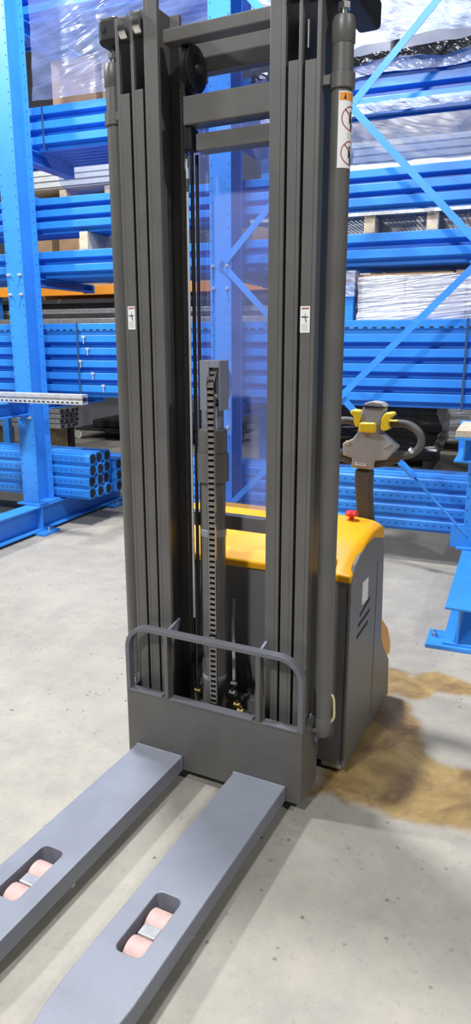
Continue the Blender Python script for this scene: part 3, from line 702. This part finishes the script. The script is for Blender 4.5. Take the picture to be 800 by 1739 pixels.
upright_bundle('blue perforated upright of the bundle at the notched column foot', 'blue uprights behind the left column', .28, 1.9, .14, .235, 4, 3, 1)
upright_bundle('blue perforated upright of the shorter rear bundle behind the notched column', 'blue uprights of the rear bundle', .30, 1.9, .50, .235, 3, 3, 1)
upright_bundle('blue perforated upright of the low bundle beside the yellow stacker cover', 'blue uprights beside the stacker cover', 3.19, 2.2, .15, .235, 4, 3, 0)
# grey perforated profile on the front arm
g = G(); g.prism([(0, 0), (.07, 0), (.07, .072), (0, .072), (0, .045), (.012, .045), (.012, .027), (0, .027)], 0, -1.2, 1.2); o = build('grey_upright', g, 'galv_light', None, .002)
rplace(o, .58-1.2, -.34, 1.047); tag(o, 'pale grey perforated profile resting across the front of the column', 'profile')
g = G()
for k in range(58): g.box(-1.19+k*.041, -1.172+k*.041, -.0008, .0004, .010, .021)
build('slots', g, 'hole_dark', o, kind='stuff')
g = G(); g.cyl((1.1995, .022, .036), (1.2012, .022, .036), .018, n=10); g.cyl((1.1995, .05, .036), (1.2012, .05, .036), .015, n=10); build('open_end', g, 'hole_dark', o)
# timber on the right front arm
g = G(); g.box(-.05, .05, -.45, .0, 0, .04); o = build('timber_batten', g, 'timber_pale', None, .004); rplace(o, 3.175, -.12, .976); tag(o, 'pale timber batten on the short arm of the braced right column', 'timber')

# ---- plastic sheets
def sheet(name, s0, s1, ztop, zbot, d0, amp, mat, label, nx=90, nz=40, seed=0, sag=.0, lean=.0, yaw=0, edge=.04, fold=3.0):
    g = G(); vs = []
    for j in range(nz+1):
        for i in range(nx+1):
            a, b_ = i/nx, j/nz; s = s0+(s1-s0)*a
            zt = ztop(s) if callable(ztop) else ztop; zb = zbot(s) if callable(zbot) else zbot
            zb += edge*noise.noise(Vector((s*3, seed, 2)))
            z = zt+(zb-zt)*b_
            q = Vector((s*fold+z*fold*.9, z*fold*.8-s*.7, seed))
            n_ = noise.noise(q)*.6+abs(noise.noise(q*2.3))*.5+abs(noise.noise(q*5.1))*.22
            d = d0+lean*b_-amp*n_*(.35+.65*b_)-sag*math.sin(math.pi*b_)
            vs.append((s, d+math.sin(yaw)*(s-1.35), z))
    W = nx+1
    g.add(vs, [(j*W+i, j*W+i+1, (j+1)*W+i+1, (j+1)*W+i) for j in range(nz) for i in range(nx)])
    o = build(name, g, mat, None, 0, True); o.location = RO; o.rotation_euler.z = RA; return tag(o, label, 'plastic film')
zl = lambda s: 2.86
sheet('plastic_sheet', -.03, 1.45, 2.852, lambda s: 2.60+.03*math.sin(s*3), .20, .10, 'film_clear', 'clear plastic film hanging below the top beams beside the notched column', seed=3, lean=.35, edge=.08)
sheet('plastic_sheet', 1.63, 3.165, 2.80, lambda s: 2.60-.015*(s-2.2), .20, .13, 'film_grey', 'crumpled grey plastic sheet sagging between the two upper beam stacks behind the brace', seed=9, lean=.2, sag=.03, edge=.06, fold=2.2)
sheet('plastic_sheet', -.03, 1.45, 3.95, lambda s: 3.17, .14, .05, 'film_clear', 'bluish plastic film stretched over the highest beams beside the notched column', seed=14, lean=.02, edge=.02, fold=1.6)
sheet('plastic_sheet', 1.63, 3.165, 3.9, lambda s: 3.20+.02*(s-2.4), .24, .12, 'film_white', 'bright white plastic wrap round the topmost load behind the brace', seed=21, lean=-.05, edge=.03, fold=1.7)
sheet('plastic_sheet', 1.63, 3.165, 3.15, lambda s: 3.06+.02*(s-2.4), .235, .03, 'film_white', 'narrow glossy plastic skirt hanging over the top blue beams', seed=25, edge=.05, fold=6, nz=16)
sheet('plastic_sheet', 1.7, 3.165, 2.905, lambda s: 2.84+.02*(s-2.4), .21, .045, 'film_white', 'shiny gathered plastic hem below the top blue beams', seed=28, edge=.05, fold=7, nz=14)
# crumpled black hem
sheet('plastic_sheet', 1.63, 3.165, lambda s: 3.175+.03*(s-2.4)+.02*noise.noise(Vector((s*6, 1, 0))), lambda s: 3.125+.03*(s-2.4), .215, .06, 'black_film', 'crumpled black film edge above the top blue beams', seed=40, edge=.04, fold=9, nz=14, nx=160)
# wrapped cartons in the upper left bay (seen through film)
def box_thing(name, s0, s1, d0, d1, z0, z1, mat, label, cat='box', group=None, bev=.008, seams=True, yaw=0):
    t = thing(name, label, cat, rw((s0+s1)/2, (d0+d1)/2, z0), RA+yaw, group); a, b_, h_ = (s1-s0)/2, (d1-d0)/2, z1-z0
    g = G(); g.box(-a, a, -b_, b_, 0, h_); build('carton_body', g, mat, t, bev)
    if seams:
        g = G(); g.box(-a+.002, a-.002, -b_-.001, -b_, h_*.49, h_*.51); build('seam', g, 'hole_dark', t)
        g = G(); g.box(-.03, .03, -b_-.0015, -b_, h_*.6, h_-.002); g.box(-.03, .03, -b_, b_, h_, h_+.001); build('tape', g, 'cream_plastic', t)
    return t
box_thing('carton', -.02, .36, .36, .8, 3.15, 3.50, 'carton', 'brown carton under film beside the notched column', seams=False)
box_thing('carton', .40, .80, .38, .8, 3.15, 3.56, 'carton', 'brown carton under film behind the mast top', seams=False)
box_thing('carton', 1.9, 2.5, .35, .9, 3.15, 3.62, 'carton_pale', 'white carton wrapped in film at the rack top')
box_thing('carton', 2.55, 3.15, .35, .9, 3.15, 3.58, 'carton_pale', 'long white carton under film beside the right column top')
# film-wrapped white cartons on the strapped stack
q0 = rk(607, 500, .2); q1 = rk(700, 500, .2)
ZB = 1.616
for k, (a, b_) in enumerate(((q0.x+.02, q0.x+.30), (q0.x+.305, q0.x+.68), (q0.x+.685, q0.x+1.1))):
    t = box_thing('wrapped_carton', a, b_, .22, .8, ZB, ZB+.272-.003*k, 'carton_pale', ('white carton in film beside the blue post stub', 'white carton in film, middle of the row of three', 'white carton in film next to the right column')[k], 'box', None)
def wrap(s0, s1, d0, d1, z0, z1, mat, label, seed, amp=.02, name='stretch_wrap', fold=4):
    g = G(); vs = []; per = []
    n1, n2 = int((s1-s0)/.025)+2, int((d1-d0)/.04)+2
    for i in range(n1): per.append((s0+(s1-s0)*i/n1, d0))
    for i in range(n2): per.append((s1, d0+(d1-d0)*i/n2))
    for i in range(n1): per.append((s1-(s1-s0)*i/n1, d1))
    for i in range(n2): per.append((s0, d1-(d1-d0)*i/n2))
    nz = int((z1-z0)/.02)+2; N = len(per); cxx, cyy = (s0+s1)/2, (d0+d1)/2
    for j in range(nz+1):
        z = z0+(z1-z0)*j/nz
        for (x, y) in per:
            q = Vector((x*fold*.5, y*fold*.5+seed, z*fold*3)); e = amp*(.5+noise.noise(q)+.5*abs(noise.noise(q*2.7)))
            dx = 1 if x >= s1-1e-6 else -1 if x <= s0+1e-6 else 0; dy = -1 if y <= d0+1e-6 else 1 if y >= d1-1e-6 else 0
            vs.append((x+dx*e, y+dy*e, z))
    fs = [(j*N+i, j*N+(i+1) % N, (j+1)*N+(i+1) % N, (j+1)*N+i) for j in range(nz) for i in range(N)]+[tuple(nz*N+i for i in range(N))]
    g.add(vs, fs); o = build(name, g, mat, None, 0, True); o.location = RO; o.rotation_euler.z = RA; return tag(o, label, 'plastic film')
wrap(q0.x+.012, q0.x+1.13, .195, .83, ZB+.002, ZB+.275, 'film_box', 'clear stretch film wound round the row of white cartons', 5, .012)
# blue post stub with bubble wrap
q = rk(598, 500, .2)
g = G(); g.box(-.035, .035, 0, .09, 0, .24); o = build('post_stub', g, 'beam_blue', None, .004); rplace(o, q.x-.02, .18, ZB); tag(o, 'short blue steel post standing beside the wrapped white cartons', 'post')
wrap(q.x-.07, q.x+.018, .165, .29, ZB+.15, ZB+.31, 'film_white', 'bubble wrap cap on the short blue post', 12, .012, fold=12)

# ================================================================== BACK OF THE HALL
def rbox(name, u0, v0, u1, v1, d, dep, mat, label, cat, group=None, bev=.006, z0=None):
    a = rk(u0, v0, d); b_ = rk(u1, v1, d); zb = b_.z if z0 is None else z0
    g = G(); g.box(-(b_.x-a.x)/2, (b_.x-a.x)/2, 0, dep, 0, a.z-zb); o = build(name, g, mat, None, bev); rplace(o, (a.x+b_.x)/2, d, zb); return tag(o, label, cat, group)
# rear pallet rack: frames and orange/steel beams
DB = 2.6
RR = thing('pallet_rack', 'rear pallet rack with orange front beam behind the blue racking', 'rack', rw(0, DB, 0), RA)
zo1, zo0 = rk(120, 487, DB).z, rk(120, 502, DB).z
for s in (-2.6, .55, 3.7):
    for d in (0, .9):
        g = G(); g.box(s-.05, s+.05, d, d+.07, 0, 4.3); build('upright', g, 'beam_blue', RR, .004)
g = G(); g.box(-2.6, 3.7, -.045, .0, zo0, zo1); build('shelf_beam', g, 'rack_orange', RR, .004, label='orange shelf beam')
for z in (zo0, 2.93):
    g = G(); g.box(-2.6, 3.7, .9, .945, z, z+.1); build('shelf_beam', g, 'rack_orange', RR, .004)
for z in (2.93,):
    g = G(); g.box(-2.6, 3.7, -.045, 0, z, z+.1); build('shelf_beam', g, 'galvanised', RR, .004)
for z in (zo1, 3.03):
    for k in range(7):
        g = G(); g.box(-2.55+k*.89, -1.70+k*.89, .0, .9, z+.001, z+.02); build('shelf_board', g, 'timber', RR)
def shelf_boxes(z, specs, lab):
    for k, (s, w_, h_, mt) in enumerate(specs):
        box_thing('carton', s, s+w_, DB+.1, DB+.75, z, z+h_, mt, lab[k], 'box')
zs = zo1+.0205
shelf_boxes(zs, [(-2.3, .5, .6, 'carton'), (-1.7, .62, .56, 'carton'), (-1.0, .55, .62, 'carton'), (-.35, .5, .5, 'dark_load'), (.7, .55, .62, 'carton'), (1.35, .6, .66, 'carton_pale'), (2.1, .6, .55, 'dark_load'), (2.8, .6, .6, 'carton')],
            ['brown carton at the far end of the orange shelf', 'wide brown carton on the orange shelf', 'tall brown carton on the orange shelf behind the left column', 'dark grey box on the orange shelf', 'brown carton on the orange shelf past the rear blue upright',
             'white carton on the orange shelf', 'dark grey box on the orange shelf behind the right bay', 'brown carton on the orange shelf behind the right bay'])
# stacked white corrugated panels
def panel_stack(u0, u1, v0, v1, d, n, label, group, zb):
    a = rk(u0, v0, d); b_ = rk(u1, v1, d); a.z += zb-b_.z; b_.z = zb; h_ = (a.z-b_.z)/n; src = None
    for k in range(n):
        if src is None:
            g = G(); L_ = b_.x-a.x; src = o = build('corrugated_panel', G().box(-L_/2, L_/2, 0, .8, .25*h_, h_).box(-L_/2, L_/2, .02, .78, 0, .25*h_), 'white_panel', None, .003); tag(o, label, 'panel', group)
        else: o = inst(src)
        tag(o, ('lowest', 'second', 'third', 'fourth', 'fifth')[k]+(' from bottom ' if 0 < k else ' ')+label, 'panel', group)
        rplace(o, (a.x+b_.x)/2+random.uniform(-.02, .02), d+random.uniform(0, .02), b_.z+k*h_)
    return b_.z
zp = panel_stack(30, 235, 284, 316, 2.65, 5, 'white ribbed panel in the pile seen beside the notched column', 'white panels left', 3.165)
panel_stack(598, 850, 256, 284, 2.65, 4, 'white ribbed panel in the pile below the grey plastic sheet', 'white panels right', 3.0515)
# timber bearers carrying those piles: rear cantilever shelf
for (u, lab) in ((106, 'pale timber post under the white panels beside the notched column'), (183, 'pale timber post under the white panels next to the mast')):
    a = rk(u-6, 316, 2.7); b_ = rk(u+6, 316, 2.7); g = G(); g.box(a.x-b_.x, 0, 0, .5, 0, .113); o = build('timber_post', g, 'timber_pale', None, .004); rplace(o, b_.x, 2.7, 3.051); tag(o, lab, 'timber')
# low shelf goods, left
def galv_bundle(u0, u1, v0, v1, d, rows, deep, label, group):
    a = rk(u0, v0, d); b_ = rk(u1, v1, d); h_ = (a.z-b_.z)/rows; L_ = b_.x-a.x; src = None
    for r_ in range(rows):
        for k in range(deep):
            if src is None:
                g = G(); g.prism([(0, .004), (.10, .004), (.10, h_-.004), (0, h_-.004)], 0, -L_/2, L_/2); src = o = build('galvanised_upright', g, 'galvanised', None, .006); tag(o, label, 'upright', group)
                g = G(); g.cyl((L_/2-.0005, .05, h_/2), (L_/2+.001, .05, h_/2), h_*.33, n=12); e = build('open_end', g, 'hole_dark', src)
            else: o = inst(src); inst(e, o)
            tag(o, ('lowest', 'second', 'third', 'top')[r_]+'-layer '+('front', 'second', 'third', 'rear')[k]+' '+label, 'upright', group)
            rplace(o, (a.x+b_.x)/2+random.uniform(-.02, .02), d+k*.104, b_.z+r_*h_)
    return b_
bz = galv_bundle(-60, 104, 688, 729, 3.0, 4, 4, 'galvanised upright in the bundle on the floor behind the notched column', 'galvanised uprights')
for s in (bz.x-.3, bz.x-1.2):
    g = G(); g.box(-.05, .05, 0, .5, 0, max(.03, bz.z)); o = build('bearer', g, 'timber', None, .004); rplace(o, s, 2.98, 0); tag(o, 'timber bearer under the galvanised bundle', 'timber', 'bearers under galvanised bundle')
# grey steel lengths below the orange beam
zt0 = zo0-.012
for k in range(4):
    g = G(); g.box(-2.6, 2.6, 0, .12, 0, .055); o = build('steel_length', g, 'galvanised' if k % 2 == 0 else 'dark_load', None, .005); rplace(o, -.2, DB+.17-.02*k, 1.735+.0585*(3-k))
    tag(o, ('grey steel length lying just under the orange beam', 'dark steel length lying second under the orange beam', 'grey steel length lying third under the orange beam', 'dark steel length lying lowest under the orange beam')[k], 'steel')
for z in (1.635,):
    g = G(); g.box(-2.6, 3.7, -.045, 0, z, z+.1); build('shelf_beam', g, 'galvanised', RR, .004)
    for k in range(7): g = G(); g.box(-2.55+k*.89, -1.70+k*.89, 0, .9, z+.08, z+.0995); build('shelf_board', g, 'timber', RR)
# trolley with castors
q = hit(133, 745, 2, 0); tq = Vector(((q-RO).dot(RU), (q-RO).dot(RV), 0))
TR = thing('trolley', 'low dark trolley on cream castors near the floor behind the racking', 'trolley', rw(tq.x, tq.y, 0), RA)
g = G(); g.box(-.05, 2.6, .0, .9, .135, .17); build('deck', g, 'dark_load', TR, .006)
for x in (.0, 2.4):
    for y in (.02, .8):
        g = G(); g.lathe([(.015, -.016), (.062, -.016), (.068, -.01), (.068, .01), (.062, .016), (.015, .016)], (x, y, .068), 'y', 24); cw = build('castor_wheel', g, 'cream_plastic', TR, smooth=True)
        g = G(); g.box(x-.04, x+.03, y-.027, y-.020, .06, .135); g.box(x-.04, x+.03, y+.020, y+.027, .06, .135); g.box(x-.12, x-.02, y-.02, y+.02, .118, .134); build('castor_fork', g, 'galv_light', cw, .003)
g = G(); g.box(.2, 2.5, .1, .85, .17, .30); build('load_tray', g, 'dark_load', TR, .03)
rbox('grey_crate', 95, 690, 330, 720, tq.y+1.0, .6, 'wall_paint', 'plain grey crate against the back of the hall', 'crate', z0=0)
rbox('dark_roll', 106, 690, 120, 734, 3.5, .12, 'dark_load', 'dark bundle end beside the galvanised uprights', 'bundle', z0=0, bev=.04)
# black wrapped pallet and silver wrapped pallet on the right
fz = hit(735, 800, 2, 0); fq = ((fz-RO).dot(RU), (fz-RO).dot(RV))
def pallet(s0, s1, d0, d1, lab, mt='timber'):
    t = thing('pallet', lab, 'pallet', rw((s0+s1)/2, (d0+d1)/2, 0), RA); a, b_ = (s1-s0)/2, (d1-d0)/2
    for k in range(6): g = G(); g.box(-a, a, -b_+k*(2*b_-.1)/5, -b_+k*(2*b_-.1)/5+.1, .12, .14); build('deck_board', g, mt, t)
    for x in (-a, -.05, a-.1): g = G(); g.box(x, x+.1, -b_, b_, 0, .12); build('stringer', g, mt, t)
s1 = fq[0]+.03
pallet(s1-1.3, s1-.05, fq[1], fq[1]+.9, 'dark pallet under the black-wrapped load', 'dark_load')
wrap(s1-1.35, s1-.06, fq[1]+.0, fq[1]+.9, .141, 1.35, 'black_film', 'tall load wrapped in crumpled black film behind the tiller', 31, .09, 'wrapped_load', 1.6)
a = rk(742, 690, fq[1]+1.6); b_ = rk(842, 772, fq[1]+1.6)
pallet(a.x, a.x+1.2, fq[1]+1.6, fq[1]+2.5, 'timber pallet under the silver-wrapped load')
wrap(a.x, a.x+1.3, fq[1]+1.58, fq[1]+2.5, max(.145, b_.z), a.z+.25, 'film_silver', 'bulky load in shiny silvery stretch film right of the black load', 44, .03, 'wrapped_load', 3)
